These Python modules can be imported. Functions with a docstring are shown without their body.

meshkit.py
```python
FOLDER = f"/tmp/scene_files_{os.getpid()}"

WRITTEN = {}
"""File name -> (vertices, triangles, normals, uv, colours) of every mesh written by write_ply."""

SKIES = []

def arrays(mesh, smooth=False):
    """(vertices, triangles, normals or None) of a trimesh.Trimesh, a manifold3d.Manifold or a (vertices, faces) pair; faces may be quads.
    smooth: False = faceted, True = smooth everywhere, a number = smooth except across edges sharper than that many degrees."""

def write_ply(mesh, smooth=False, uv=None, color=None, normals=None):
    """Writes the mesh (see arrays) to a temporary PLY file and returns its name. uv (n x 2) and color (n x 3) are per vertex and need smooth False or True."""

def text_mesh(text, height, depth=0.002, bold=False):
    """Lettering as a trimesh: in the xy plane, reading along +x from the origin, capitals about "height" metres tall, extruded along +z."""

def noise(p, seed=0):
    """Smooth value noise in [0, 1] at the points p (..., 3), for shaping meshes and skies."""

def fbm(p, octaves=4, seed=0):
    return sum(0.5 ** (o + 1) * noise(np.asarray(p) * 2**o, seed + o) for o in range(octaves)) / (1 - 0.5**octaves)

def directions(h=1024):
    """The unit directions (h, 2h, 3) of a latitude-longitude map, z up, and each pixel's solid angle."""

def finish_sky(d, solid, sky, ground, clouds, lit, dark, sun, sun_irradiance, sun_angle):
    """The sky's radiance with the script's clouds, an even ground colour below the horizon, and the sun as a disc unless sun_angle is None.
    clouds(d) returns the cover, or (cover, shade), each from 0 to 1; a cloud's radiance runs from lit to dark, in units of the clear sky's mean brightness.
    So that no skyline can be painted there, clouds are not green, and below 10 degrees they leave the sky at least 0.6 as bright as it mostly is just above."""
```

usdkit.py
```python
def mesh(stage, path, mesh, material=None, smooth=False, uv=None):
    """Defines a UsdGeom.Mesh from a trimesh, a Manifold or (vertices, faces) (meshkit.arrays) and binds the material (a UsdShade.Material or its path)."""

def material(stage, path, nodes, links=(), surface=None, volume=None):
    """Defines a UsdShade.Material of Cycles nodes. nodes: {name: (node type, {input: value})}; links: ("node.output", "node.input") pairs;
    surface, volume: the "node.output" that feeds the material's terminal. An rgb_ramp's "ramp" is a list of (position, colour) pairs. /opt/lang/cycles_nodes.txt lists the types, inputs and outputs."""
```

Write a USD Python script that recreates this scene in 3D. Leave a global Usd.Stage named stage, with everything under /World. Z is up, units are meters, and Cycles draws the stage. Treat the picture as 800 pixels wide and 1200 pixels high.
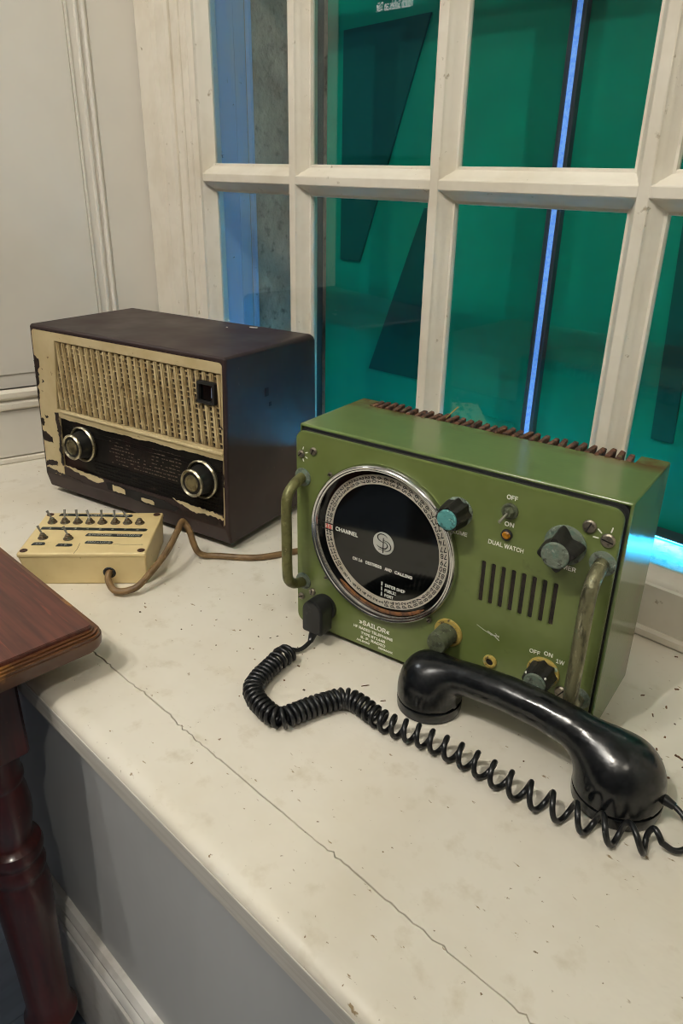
import math, random
import numpy as np, trimesh, manifold3d as m3
import usdkit, meshkit
from pxr import Usd, UsdGeom, UsdLux, Gf, Sdf
from shapely.geometry import Polygon, Point, box as sbox, LineString
from shapely import affinity
from shapely.ops import unary_union

stage = Usd.Stage.CreateInMemory()
UsdGeom.SetStageUpAxis(stage, "Z"); UsdGeom.SetStageMetersPerUnit(stage, 1.0)
UsdGeom.Xform.Define(stage, '/World')
random.seed(7); RNG = np.random.default_rng(7)

# ------------------------------------------------------------------ camera
EYE = (0, 0, .5009); PITCH, ROLL, YAW, FPX = .432, .0181, .7751, 871.25
cyw, syw = math.cos(YAW), math.sin(YAW)
fw = np.array([-syw, cyw, 0]); rt = np.array([cyw, syw, 0]); up = np.array([0, 0, 1.])
Fv = fw*math.cos(PITCH) - up*math.sin(PITCH); Uv = up*math.cos(PITCH) + fw*math.sin(PITCH)
Rv = rt*math.cos(ROLL) + Uv*math.sin(ROLL); Uv = Uv*math.cos(ROLL) - rt*math.sin(ROLL)
cam = UsdGeom.Camera.Define(stage, '/World/camera')
M = Gf.Matrix4d(*Rv, 0, *Uv, 0, *(-Fv), 0, *EYE, 1)
cam.AddTransformOp().Set(M)
cam.CreateFocalLengthAttr(36*FPX/800); cam.CreateHorizontalApertureAttr(36.0); cam.CreateVerticalApertureAttr(54.0)
cam.CreateClippingRangeAttr(Gf.Vec2f(.02, 50)); cam.CreateExposureAttr(0.30)

# ------------------------------------------------------------------ lights: the ceiling lamps of the room
def lamp(name, pos, intensity, radius, color):
    l = UsdLux.SphereLight.Define(stage, '/World/' + name)
    l.AddTranslateOp().Set(Gf.Vec3d(*pos)); l.CreateRadiusAttr(radius); l.CreateIntensityAttr(intensity); l.CreateColorAttr(Gf.Vec3f(*color))
WARM = (1.0, .95, .86)
lamp('ceiling_lamp', (-.47, -.80, 2.02), 2500, .020, WARM)
lamp('ceiling_lamp_001', (-.84, -1.02, 2.02), 1500, .020, (1, .97, .92))
lamp('ceiling_lamp_002', (.62, -.62, 2.02), 1000, .025, WARM)
lamp('ceiling_lamp_003', (-2.4, -.5, 2.02), 90, .050, (.90, .95, 1.0))

# ------------------------------------------------------------------ helpers
def lin(r, g, b):
    f = lambda c: c/12.92 if c <= .04045 else ((c+.055)/1.055)**2.4
    return tuple(f(x/255) for x in (r, g, b))

def mat(name, base, rough=.5, layers=(), metal=0., bump=(), spec=.5, coat=0., emit=None, rough_var=None, coords='object', stain=None):
    """layers: (colour, scale, lo, hi, detail[, stretch]) patches from noise laid one on another; bump: (scale, distance, strength)"""
    nodes = {'p': ('principled_bsdf', {'roughness': rough, 'metallic': metal, 'specular_ior_level': spec, 'coat_weight': coat}), 't': ('texture_coordinate', {})}
    links = []; prev = None
    if not layers: nodes['p'][1]['base_color'] = base
    for i, L in enumerate(layers):
        col, sc, lo, hi, det = L[:5]; st = L[5] if len(L) > 5 else (1, 1, 1); off = (3.7*i+.3, 1.3*i, 2.1*i)
        nodes[f'm{i}'] = ('mapping', {'scale': st, 'location': off}); links.append(('t.'+coords, f'm{i}.vector'))
        nodes[f'n{i}'] = ('noise_texture', {'scale': sc, 'detail': det, 'roughness': .6}); links.append((f'm{i}.vector', f'n{i}.vector'))
        nodes[f'r{i}'] = ('map_range', {'from_min': lo, 'from_max': hi, 'clamp': True}); links.append((f'n{i}.fac', f'r{i}.value'))
        nodes[f'x{i}'] = ('mix', {'color2': col}); links.append((f'r{i}.result', f'x{i}.fac'))
        if prev: links.append((prev, f'x{i}.color1'))
        else: nodes[f'x{i}'][1]['color1'] = base
        prev = f'x{i}.color'
    if stain:
        col, a0, a1, sc, lo, hi = stain
        nodes.update({'sx': ('separate_xyz', {}), 'sy': ('map_range', {'from_min': a0, 'from_max': a1, 'clamp': True}), 'sn': ('noise_texture', {'scale': sc, 'detail': 5}), 'sr': ('map_range', {'from_min': lo, 'from_max': hi, 'clamp': True}), 'sm': ('math', {'math_type': 'multiply'}), 'st': ('mix', {'color2': col})})
        links += [('t.object', 'sx.vector'), ('sx.y', 'sy.value'), ('t.object', 'sn.vector'), ('sn.fac', 'sr.value'), ('sy.result', 'sm.value1'), ('sr.result', 'sm.value2'), ('sm.value', 'st.fac'), (prev, 'st.color1')]; prev = 'st.color'
    if prev: links.append((prev, 'p.base_color'))
    if rough_var:
        nodes['rn'] = ('noise_texture', {'scale': rough_var[0], 'detail': 4}); links.append(('t.'+coords, 'rn.vector'))
        nodes['rr'] = ('map_range', {'from_min': .3, 'from_max': .7, 'to_min': rough_var[1], 'to_max': rough_var[2], 'clamp': True}); links += [('rn.fac', 'rr.value'), ('rr.result', 'p.roughness')]
    pb = None
    for i, (sc, dist, stg) in enumerate(bump):
        nodes[f'bn{i}'] = ('noise_texture', {'scale': sc, 'detail': 4}); links.append(('t.'+coords, f'bn{i}.vector'))
        nodes[f'b{i}'] = ('bump', {'distance': dist, 'strength': stg}); links.append((f'bn{i}.fac', f'b{i}.height'))
        if pb: links.append((pb, f'b{i}.normal'))
        pb = f'b{i}.normal'
    if pb: links.append((pb, 'p.normal'))
    if emit: nodes['p'][1]['emission_color'] = emit[0]; nodes['p'][1]['emission_strength'] = emit[1]
    return usdkit.material(stage, '/World/Looks/'+name, nodes, links, surface='p.BSDF')

USED = {}
def numbered(parent, name):
    k = (parent, name); n = USED.get(k, -1) + 1; USED[k] = n
    return f'{parent}/{name}' + (f'_{n:03d}' if n else '')
def data(prim, **kw):
    for k, v in kw.items():
        if v: prim.SetCustomDataByKey(k, v)
def thing(name, label, cat, loc=(0, 0, 0), rot=0., group=None, kind=None):
    x = UsdGeom.Xform.Define(stage, numbered('/World', name)); x.AddTranslateOp().Set(Gf.Vec3d(*map(float, loc)))
    if rot: x.AddRotateZOp().Set(math.degrees(rot))
    data(x.GetPrim(), label=label, category=cat, group=group, kind=kind); return str(x.GetPath())
def obj(name, mesh, material, parent='/World', smooth=30, **kw):
    if isinstance(mesh, (list,)): mesh = cat(mesh)
    p = usdkit.mesh(stage, numbered(parent, name), mesh, material, smooth=smooth)
    data(p.GetPrim(), **kw); return str(p.GetPath())
def struct(name, mesh, material, label=None, category=None, smooth=30):
    return obj(name, mesh, material, '/World', smooth, kind='structure', label=label, category=category)
def cat(ms): return trimesh.util.concatenate([mm(m) for m in ms])
def mm(m):
    if isinstance(m, trimesh.Trimesh): return m
    if hasattr(m, 'to_mesh'):
        q = m.to_mesh(); return trimesh.Trimesh(q.vert_properties[:, :3], q.tri_verts, process=False)
    return trimesh.Trimesh(m[0], m[1], process=False)
def hull(pts): return trimesh.Trimesh(np.asarray(pts, float), process=False).convex_hull if False else trimesh.convex.convex_hull(np.asarray(pts, float))
def bx(x0, y0, z0, x1, y1, z1, c=0.):
    if c <= 0:
        m = trimesh.creation.box((x1-x0, y1-y0, z1-z0)); m.apply_translation(((x0+x1)/2, (y0+y1)/2, (z0+z1)/2)); return m
    P = []
    for x, sx in ((x0, 1), (x1, -1)):
        for y, sy in ((y0, 1), (y1, -1)):
            for z, sz in ((z0, 1), (z1, -1)):
                P += [(x, y+sy*c, z+sz*c), (x+sx*c, y, z+sz*c), (x+sx*c, y+sy*c, z)]
    return hull(P)
def sph(p, r, n=12):
    m = trimesh.creation.uv_sphere(r, count=[n, 2*n]); m.apply_translation(p); return m.vertices
def rbx(x0, y0, z0, x1, y1, z1, r, n=8):
    return hull(np.vstack([sph((x, y, z), r, n) for x in (x0+r, x1-r) for y in (y0+r, y1-r) for z in (z0+r, z1-r)]))
def lathe(prof, n=32):
    """prof: (r, z) from bottom to top"""
    prof = [(max(r, 0), z) for r, z in prof]; a = np.arange(n)*2*np.pi/n
    V = np.array([[(r*math.cos(t), r*math.sin(t), z) for t in a] for r, z in prof]).reshape(-1, 3); Fc = []
    for i in range(len(prof)-1):
        for j in range(n):
            k = (j+1) % n; A, B, C, D = i*n+j, i*n+k, (i+1)*n+k, (i+1)*n+j; Fc += [(A, B, C), (A, C, D)]
    V = list(V)
    for i, o in ((0, 1), (len(prof)-1, -1)):
        if prof[i][0] > 1e-9:
            V.append((0, 0, prof[i][1])); c = len(V)-1
            for j in range(n):
                k = (j+1) % n; Fc.append((c, i*n+k, i*n+j) if o > 0 else (c, i*n+j, i*n+k))
    m = trimesh.Trimesh(np.array(V), np.array(Fc), process=False); m.merge_vertices(); m.update_faces(m.nondegenerate_faces()); return m
def ring(prof, n=64):
    """closed (r, z) profile swept round z"""
    a = np.arange(n)*2*np.pi/n; k = len(prof)
    V = np.array([[(r*math.cos(t), r*math.sin(t), z) for r, z in prof] for t in a]).reshape(-1, 3); Fc = []
    for i in range(n):
        for j in range(k):
            A, B, C, D = i*k+j, i*k+(j+1) % k, ((i+1) % n)*k+(j+1) % k, ((i+1) % n)*k+j; Fc += [(A, D, C), (A, C, B)]
    m = trimesh.Trimesh(V, Fc, process=False)
    if m.volume < 0: m.invert()
    return m
def tube(pts, r, sides=10, caps=True):
    P = np.asarray(pts, float); n = len(P); rr = np.broadcast_to(r, (n,)).astype(float)
    T = np.gradient(P, axis=0); T /= np.linalg.norm(T, axis=1, keepdims=True)
    N = np.zeros_like(P); a = np.array([0, 0, 1.]) if abs(T[0][2]) < .9 else np.array([1., 0, 0])
    v = np.cross(T[0], a); N[0] = v/np.linalg.norm(v)
    for i in range(1, n):
        v = N[i-1] - T[i]*(N[i-1]@T[i]); N[i] = v/np.linalg.norm(v)
    B = np.cross(T, N); ang = np.arange(sides)*2*np.pi/sides
    V = (P[:, None] + rr[:, None, None]*(np.cos(ang)[None, :, None]*N[:, None]+np.sin(ang)[None, :, None]*B[:, None])).reshape(-1, 3)
    i, j = np.meshgrid(np.arange(n-1), np.arange(sides), indexing='ij'); i, j = i.ravel(), j.ravel(); k = (j+1) % sides
    A, Bq, C, D = i*sides+j, i*sides+k, (i+1)*sides+k, (i+1)*sides+j
    Fc = np.vstack([np.c_[A, Bq, C], np.c_[A, C, D]])
    if caps:
        V = np.vstack([V, P[0], P[-1]]); c0, c1 = len(V)-2, len(V)-1; s = np.arange(sides); s2 = (s+1) % sides
        Fc = np.vstack([Fc, np.c_[np.full(sides, c0), s2, s], np.c_[np.full(sides, c1), (n-1)*sides+s, (n-1)*sides+s2]])
    return trimesh.Trimesh(V, Fc, process=False)
def spline(pts, n=12):
    P = np.asarray(pts, float); P = np.vstack([2*P[0]-P[1], P, 2*P[-1]-P[-2]]); out = []
    for i in range(1, len(P)-2):
        for t in np.linspace(0, 1, n, endpoint=False):
            a, b, c, d = P[i-1:i+3]; out.append(.5*((2*b)+(c-a)*t+(2*a-5*b+4*c-d)*t*t+(3*b-a-3*c+d)*t**3))
    out.append(P[-2]); return np.array(out)
def ext(poly, h):
    return cat([trimesh.creation.extrude_polygon(g, h, engine='earcut') for g in getattr(poly, 'geoms', [poly]) if g.area > 1e-10])
def plate(poly, h, bev):
    """extruded outline with a stepped, rounded front edge; z from 0 to h"""
    ms = [ext(poly, h-bev)]
    for q, zz in ((.2, .55), (.55, .85), (1.0, 1.0)):
        m = ext(poly.buffer(-bev*q), h-bev+bev*zz); ms.append(m)
    return cat(ms)
def tf(m, R=None, t=(0, 0, 0)):
    m = mm(m).copy(); X = np.eye(4); X[:3, 3] = t
    if R is not None: X[:3, :3] = R
    m.apply_transform(X); return m
def rotx(a): c, s = math.cos(a), math.sin(a); return np.array([[1, 0, 0], [0, c, -s], [0, s, c]])
def roty(a): c, s = math.cos(a), math.sin(a); return np.array([[c, 0, s], [0, 1, 0], [-s, 0, c]])
def rotz(a): c, s = math.cos(a), math.sin(a); return np.array([[c, -s, 0], [s, c, 0], [0, 0, 1]])
def text(s, width=None, height=.005, depth=.0003, bold=False, center=False, maxw=None):
    m = meshkit.text_mesh(s, 1.0, depth=.05, bold=bold); V = m.vertices.copy(); V[:, 0] -= V[:, 0].min()
    w = V[:, 0].max(); sx = width/w if width else height; V[:, 0] *= sx; V[:, 1] *= height; V[:, 2] *= depth/.05
    if center: V[:, 0] -= V[:, 0].max()/2
    return trimesh.Trimesh(V, m.faces, process=False)
def rrect(x0, y0, x1, y1, r): return sbox(x0+r, y0+r, x1-r, y1-r).buffer(r, 8)
def ragged(pts, amp, step, seed):
    """outline with a torn, irregular edge"""
    P = Polygon(pts).exterior; n = max(8, int(P.length/step)); g = np.random.default_rng(seed); out = []
    for i in range(n):
        q = P.interpolate(i/n, normalized=True); out.append((q.x+g.normal()*amp, q.y+g.normal()*amp))
    return Polygon(out).buffer(0)

# ------------------------------------------------------------------ materials
cream_white = lin(226, 220, 203)
M_sill = mat('sill_paint', lin(224, 218, 204), .42, [(lin(216, 208, 190), 5, .42, .66, 5), (lin(207, 198, 178), 30, .56, .74, 6), (lin(120, 98, 66), 130, .70, .735, 3), (lin(150, 130, 98), 60, .665, .70, 8, (1, 2.5, 1))], bump=[(9, .004, .25), (140, .0006, .3)], rough_var=(12, .32, .6))
M_edge = mat('sill_edge_paint', lin(205, 200, 190), .5, [(lin(190, 184, 172), 30, .45, .65, 5, (.1, 1, 6))], bump=[(60, .001, .3)])
M_wall = mat('wall_paint', lin(226, 221, 210), .5, [(lin(216, 211, 199), 3, .4, .7, 4)], bump=[(12, .002, .2), (160, .0004, .25)])
M_joinery = mat('joinery_paint', lin(228, 221, 206), .4, [(lin(214, 205, 186), 9, .45, .7, 5), (lin(176, 164, 140), 70, .67, .74, 4)], bump=[(35, .0016, .35), (220, .0005, .3)])
M_panel = mat('panel_grey', lin(188, 189, 188), .5, [(lin(176, 177, 176), 3, .4, .7, 5, (1, 1, .3))], bump=[(8, .002, .2), (90, .0006, .25)])
M_base = mat('skirting_paint', lin(224, 222, 216), .45, [(lin(196, 192, 184), 18, .5, .72, 5)], bump=[(60, .0008, .3)])
M_floor = mat('floor_paint', lin(98, 108, 124), .45, [(lin(82, 92, 106), 6, .4, .7, 5, (4, .4, 1))], bump=[(40, .0008, .3)])
M_room = mat('room_paint', lin(74, 73, 72), .8)
M_ceil = mat('ceiling_paint', lin(225, 222, 214), .8)
M_stone = mat('stone', lin(196, 188, 174), .9, [(lin(140, 134, 124), 9, .35, .65, 8), (lin(150, 128, 100), 5, .58, .75, 5), (lin(120, 116, 108), 60, .55, .7, 6)], bump=[(25, .012, .6), (120, .004, .6)])
M_bluelit = mat('blue_lit_frame_paint', lin(160, 200, 245), .5, [(lin(186, 206, 228), 16, .52, .72, 6, (1, 1, .25)), (lin(60, 78, 105), 60, .68, .72, 4)], bump=[(40, .001, .4)])  # white wood with the blue light on it put into the base colour
M_ledge = mat('ledge_cyan_lit_paint', lin(190, 220, 232), .6, [(lin(140, 190, 210), 70, .5, .62, 6), (lin(235, 240, 240), 45, .58, .7, 5)], bump=[(60, .004, .7)])  # cyan of the strip light partly mixed into the ledge colour
M_teal = mat('teal_board', lin(0, 144, 116), .32, [(lin(0, 132, 105), 4, .4, .7, 3)], spec=.3)
M_tealdark = mat('teal_board_dark', lin(3, 84, 76), .4, spec=.3)  # battens, and the slabs that imitate dark reflections
M_alu = mat('aluminium_channel', lin(95, 100, 110), .4, metal=.6)
M_ledv = mat('led_blue', lin(150, 185, 235), .4, [(lin(110, 150, 220), 160, .45, .6, 2)], emit=(lin(95, 150, 240), .62))
M_ledh = mat('led_cyan', lin(150, 200, 235), .4, emit=((.05, .56, .92), 38.0))
M_ledj = mat('led_blue_bright', lin(150, 185, 235), .4, emit=((.10, .38, 1.0), 9.0))
def glass_mat():
    return usdkit.material(stage, '/World/Looks/window_glass', {'tr': ('transparent_bsdf', {'color': (.93, .96, .96)}), 'gl': ('glossy_bsdf', {'color': (1, 1, 1), 'roughness': .015}), 'g': ('geometry', {}), 'i': ('map_range', {'to_min': 1.5, 'to_max': 1/1.5}), 'f': ('fresnel', {}), 'm': ('mix_closure', {})},
                           [('g.backfacing', 'i.value'), ('i.result', 'f.IOR'), ('f.fac', 'm.fac'), ('tr.BSDF', 'm.closure1'), ('gl.BSDF', 'm.closure2')], surface='m.closure')
M_glass = glass_mat()
GRN = lin(103, 116, 64)
M_green = mat('green_enamel', GRN, .3, [(lin(96, 109, 58), 6, .4, .7, 4), (lin(86, 96, 50), 40, .64, .74, 5)], bump=[(300, .0003, .25), (14, .001, .12)], spec=.5, rough_var=(20, .24, .42))
M_greencase = mat('green_enamel_case', lin(100, 118, 70), .13, [(lin(92, 110, 64), 5, .4, .7, 4), (lin(116, 92, 40), 16, .66, .76, 6)], bump=[(280, .0003, .3), (10, .001, .15)], stain=(lin(96, 70, 34), .080, .1005, 26, .42, .60))
M_rust = mat('rust', lin(108, 72, 52), .85, [(lin(60, 40, 30), 160, .4, .6, 4), (lin(122, 92, 56), 110, .6, .72, 4), (lin(96, 104, 60), 70, .62, .7, 4)], bump=[(400, .002, .7)])
M_rustarc = mat('rust_stain', lin(136, 90, 48), .7, [(lin(84, 54, 34), 160, .45, .62, 4)])
M_slot = mat('slot_dark', lin(40, 30, 24), .8, [(lin(24, 20, 18), 160, .42, .6, 4)])
M_gasket = mat('black_rubber', lin(26, 27, 28), .6)
M_chrome = mat('chrome', lin(205, 205, 205), .12, [(lin(150, 140, 125), 120, .6, .75, 4)], metal=1.)
M_dialglass = mat('dial_black_glass', lin(7, 9, 9), .06, spec=.5)
M_ringplate = mat('number_ring_plate', lin(190, 184, 170), .5, [(lin(170, 160, 140), 40, .5, .7, 4)])
M_ink = mat('black_ink', lin(22, 22, 22), .6)
M_red = mat('red_ink', lin(205, 60, 50), .6)
M_redpale = mat('pink_marker', lin(216, 186, 172), .6)
M_white = mat('white_lettering', lin(236, 236, 226), .5)
M_dirtywhite = mat('grey_emblem', lin(186, 186, 178), .5)
M_knob = mat('black_knob', lin(22, 21, 19), .55, [(lin(70, 62, 44), 90, .6, .75, 4)], bump=[(300, .0006, .4)])
M_patina = mat('patina', lin(112, 122, 108), .65, [(lin(98, 122, 108), 130, .5, .66, 4), (lin(64, 66, 58), 110, .55, .66, 5), (lin(150, 160, 150), 200, .6, .7, 3)], bump=[(350, .0015, .7)], metal=.3)
M_turq = mat('turquoise_patina', lin(84, 150, 148), .6, [(lin(50, 96, 96), 160, .5, .62, 4), (lin(150, 196, 190), 180, .6, .7, 3)], bump=[(350, .0012, .6)])
M_cork = mat('yellowed_washer', lin(168, 146, 72), .7, [(lin(70, 60, 40), 130, .55, .66, 4), (lin(130, 150, 130), 120, .6, .7, 4)], bump=[(300, .001, .6)])
M_greygreen = mat('tarnished_shaft', lin(92, 98, 76), .6, [(lin(66, 70, 56), 150, .45, .62, 5), (lin(130, 138, 120), 220, .6, .7, 4)], bump=[(380, .0012, .6)], metal=.35)
M_brass = mat('tarnished_handle', lin(118, 116, 88), .38, [(lin(62, 62, 44), 110, .48, .62, 6, (1, 1, .3)), (lin(170, 166, 140), 160, .6, .7, 5, (1, 1, .2)), (lin(96, 120, 96), 60, .62, .72, 4)], metal=.55, bump=[(260, .0012, .6)])
M_olive = mat('olive_handle', lin(112, 112, 70), .4, [(lin(82, 80, 48), 60, .45, .65, 5), (lin(140, 138, 96), 120, .62, .72, 4)], metal=.4, bump=[(260, .001, .5)])
M_steel = mat('dull_steel', lin(138, 130, 116), .4, [(lin(92, 86, 76), 240, .5, .65, 4)], metal=.8, bump=[(400, .0008, .5)])
M_amber = mat('amber_lens', lin(158, 104, 16), .25, [(lin(110, 70, 10), 300, .5, .65, 3)], emit=(lin(220, 150, 20), .03))
M_bakelite = mat('black_bakelite', lin(14, 16, 19), .16, [(lin(34, 36, 40), 90, .62, .74, 6)], bump=[(180, .0004, .12)], rough_var=(30, .12, .3), spec=.55)
M_cord = mat('black_cord', lin(17, 19, 22), .32, spec=.5)
M_plug = mat('black_plug', lin(24, 25, 27), .45, [(lin(48, 48, 48), 120, .6, .7, 4)], bump=[(200, .0006, .3)])
M_brown = mat('brown_bakelite', lin(52, 38, 36), .4, [(lin(42, 31, 31), 7, .4, .65, 5), (lin(76, 60, 52), 140, .66, .74, 4)], bump=[(70, .0005, .2)], rough_var=(12, .36, .55), spec=.35)
M_creamp = mat('cream_paint', lin(198, 182, 142), .5, [(lin(182, 163, 120), 12, .42, .68, 5), (lin(120, 96, 64), 90, .68, .73, 4)], bump=[(90, .0008, .3)])
M_chip = mat('bare_dark_patch', lin(30, 22, 20), .5, [(lin(48, 34, 28), 90, .5, .65, 4)])
M_rib = mat('grille_rib', lin(190, 172, 130), .55, [(lin(160, 138, 96), 30, .45, .64, 6), (lin(84, 66, 44), 70, .64, .72, 5)], bump=[(200, .001, .4)])
M_grback = mat('grille_back', lin(104, 86, 56), .7, [(lin(64, 50, 32), 18, .4, .62, 6), (lin(140, 120, 82), 60, .58, .7, 4)])
M_dark = mat('dark_hole', lin(16, 14, 12), .8)
M_dial = mat('dial_strip', lin(13, 11, 10), .5, [(lin(40, 20, 19), 9, .52, .66, 6), (lin(58, 46, 40), 60, .64, .74, 7, (.5, 2, 2)), (lin(14, 11, 10), 9, .52, .66, 5)], bump=[(120, .0008, .4)], spec=.25)
M_dialtxt = mat('faded_print', lin(92, 78, 66), .6)
M_gold = mat('tarnished_gold', lin(178, 170, 144), .3, [(lin(110, 96, 64), 150, .55, .68, 4)], metal=.85)
M_capglass = mat('knob_cap', lin(132, 122, 92), .3, [(lin(84, 76, 54), 60, .45, .62, 4)], metal=.5)
M_boxcream = mat('cream_plastic', lin(220, 199, 147), .45, [(lin(208, 184, 130), 14, .42, .68, 5), (lin(140, 112, 66), 70, .68, .72, 6), (lin(120, 96, 60), 28, .715, .74, 8)], bump=[(120, .0005, .25)])
M_eyeglint = mat('eye_glass_glint', lin(110, 125, 150), .2)  # bluish highlight on the eye glass, given as a colour
M_label = mat('label_tape', lin(24, 34, 36), .4)
M_labtxt = mat('label_letter', lin(176, 176, 166), .6)
M_screwbrown = mat('brown_screw', lin(84, 54, 40), .5, [(lin(54, 36, 30), 300, .45, .6, 3)], metal=.4)
M_nut = mat('oxidised_nut', lin(110, 100, 84), .5, [(lin(86, 66, 46), 220, .5, .62, 4), (lin(120, 136, 120), 180, .6, .7, 3)], metal=.7, bump=[(400, .0008, .5)])
M_lever = mat('lever_steel', lin(170, 168, 160), .3, metal=.9)
M_cable = mat('brown_cable', lin(118, 92, 58), .5, [(lin(96, 73, 44), 60, .45, .65, 4)])
M_mahog = mat('mahogany_top', lin(92, 46, 36), .3, [(lin(66, 31, 25), 22, .38, .64, 6, (.35, 6, 1)), (lin(132, 64, 44), 30, .6, .74, 5, (.3, 5, 1))], bump=[(60, .0006, .2)], coat=.25)
M_mahedge = mat('worn_table_edge', lin(96, 58, 28), .35, [(lin(66, 38, 22), 10, .42, .66, 5, (2, .5, 2)), (lin(176, 122, 58), 22, .56, .72, 6)], coat=.25, bump=[(70, .0008, .25)])
M_leg = mat('mahogany_leg', lin(84, 26, 24), .25, [(lin(58, 17, 17), 12, .42, .66, 5, (3, 3, .4)), (lin(120, 70, 58), 120, .7, .74, 4, (1, 1, 3))], coat=.4)
M_screen = mat('screen_dark', lin(6, 16, 24), .2, emit=((.03, .10, .14), .6))
M_screentxt = mat('screen_text', lin(240, 240, 240), .5, emit=((1, 1, .95), 3.0))
M_frame = mat('screen_frame', lin(20, 20, 22), .4)
M_debris = mat('debris', lin(112, 78, 48), .8, [(lin(60, 44, 32), 200, .45, .6, 3)])
M_flake = mat('white_flake', lin(225, 222, 212), .7)

# ------------------------------------------------------------------ room shell
FZ = -.668; CZ = 2.1; XL, XR, YB = -3.3, 1.6, -1.6
fl = struct('floor', bx(XL, YB, FZ-.05, XR, .40, FZ-.012), M_floor)
x = XL; k = 0
while x < XR-.01:
    x1 = min(x+.1375, XR); obj('plank', bx(x+.0008, YB, FZ-.012, x1-.0008, .2535, FZ, .0012), M_floor, fl, smooth=False); x = x1; k += 1
struct('ceiling', bx(XL, YB, CZ, XR, 1.3, CZ+.05), M_ceil)
struct('wall_back', bx(XL-.05, YB-.05, FZ, XR+.05, YB, CZ), M_room)
struct('wall_left', bx(XL-.05, YB, FZ, XL, .30, CZ), M_room)
struct('wall_right', bx(XR, YB, FZ, XR+.05, .30, CZ), M_room)
RC = np.array([-1.255, .79]); RD = np.array([-.22867, -.9735])       # left reveal: corner at the window and the way it runs into the room
LFx = RC[0] + RD[0]*(.79-.2535)/.9735; RFx = -.985 - LFx; HZ = 1.75
struct('wall_front', cat([bx(XL, .2535, FZ, XR, .30, -.036), bx(XL, .2535, -.036, LFx, .30, CZ), bx(RFx, .2535, -.036, XR, .30, CZ), bx(LFx, .2535, HZ, RFx, .30, CZ)]), M_panel)
struct('trim_2', bx(LFx-.06, .30, HZ, RFx+.06, .86, HZ+.05), M_wall, label='painted soffit board closing the top of the window recess')
# skirting with a moulded top below the window seat
sk = [(.2535, FZ+.001), (.2335, FZ+.001), (.2335, -.487), (.2355, -.480), (.2385, -.478), (.2365, -.470), (.2350, -.462), (.2375, -.455), (.2410, -.452), (.2405, -.446), (.2455, -.438), (.2535, -.437)]
def extx(prof, x0, x1):
    P = Polygon(prof); m = ext(P, x1-x0); V = m.vertices
    m.vertices = np.c_[V[:, 2]+x0, V[:, 0], V[:, 1]]
    if m.volume < 0: m.invert()
    return m
struct('baseboard_front', extx(sk, XL, XR), M_base)

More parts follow.
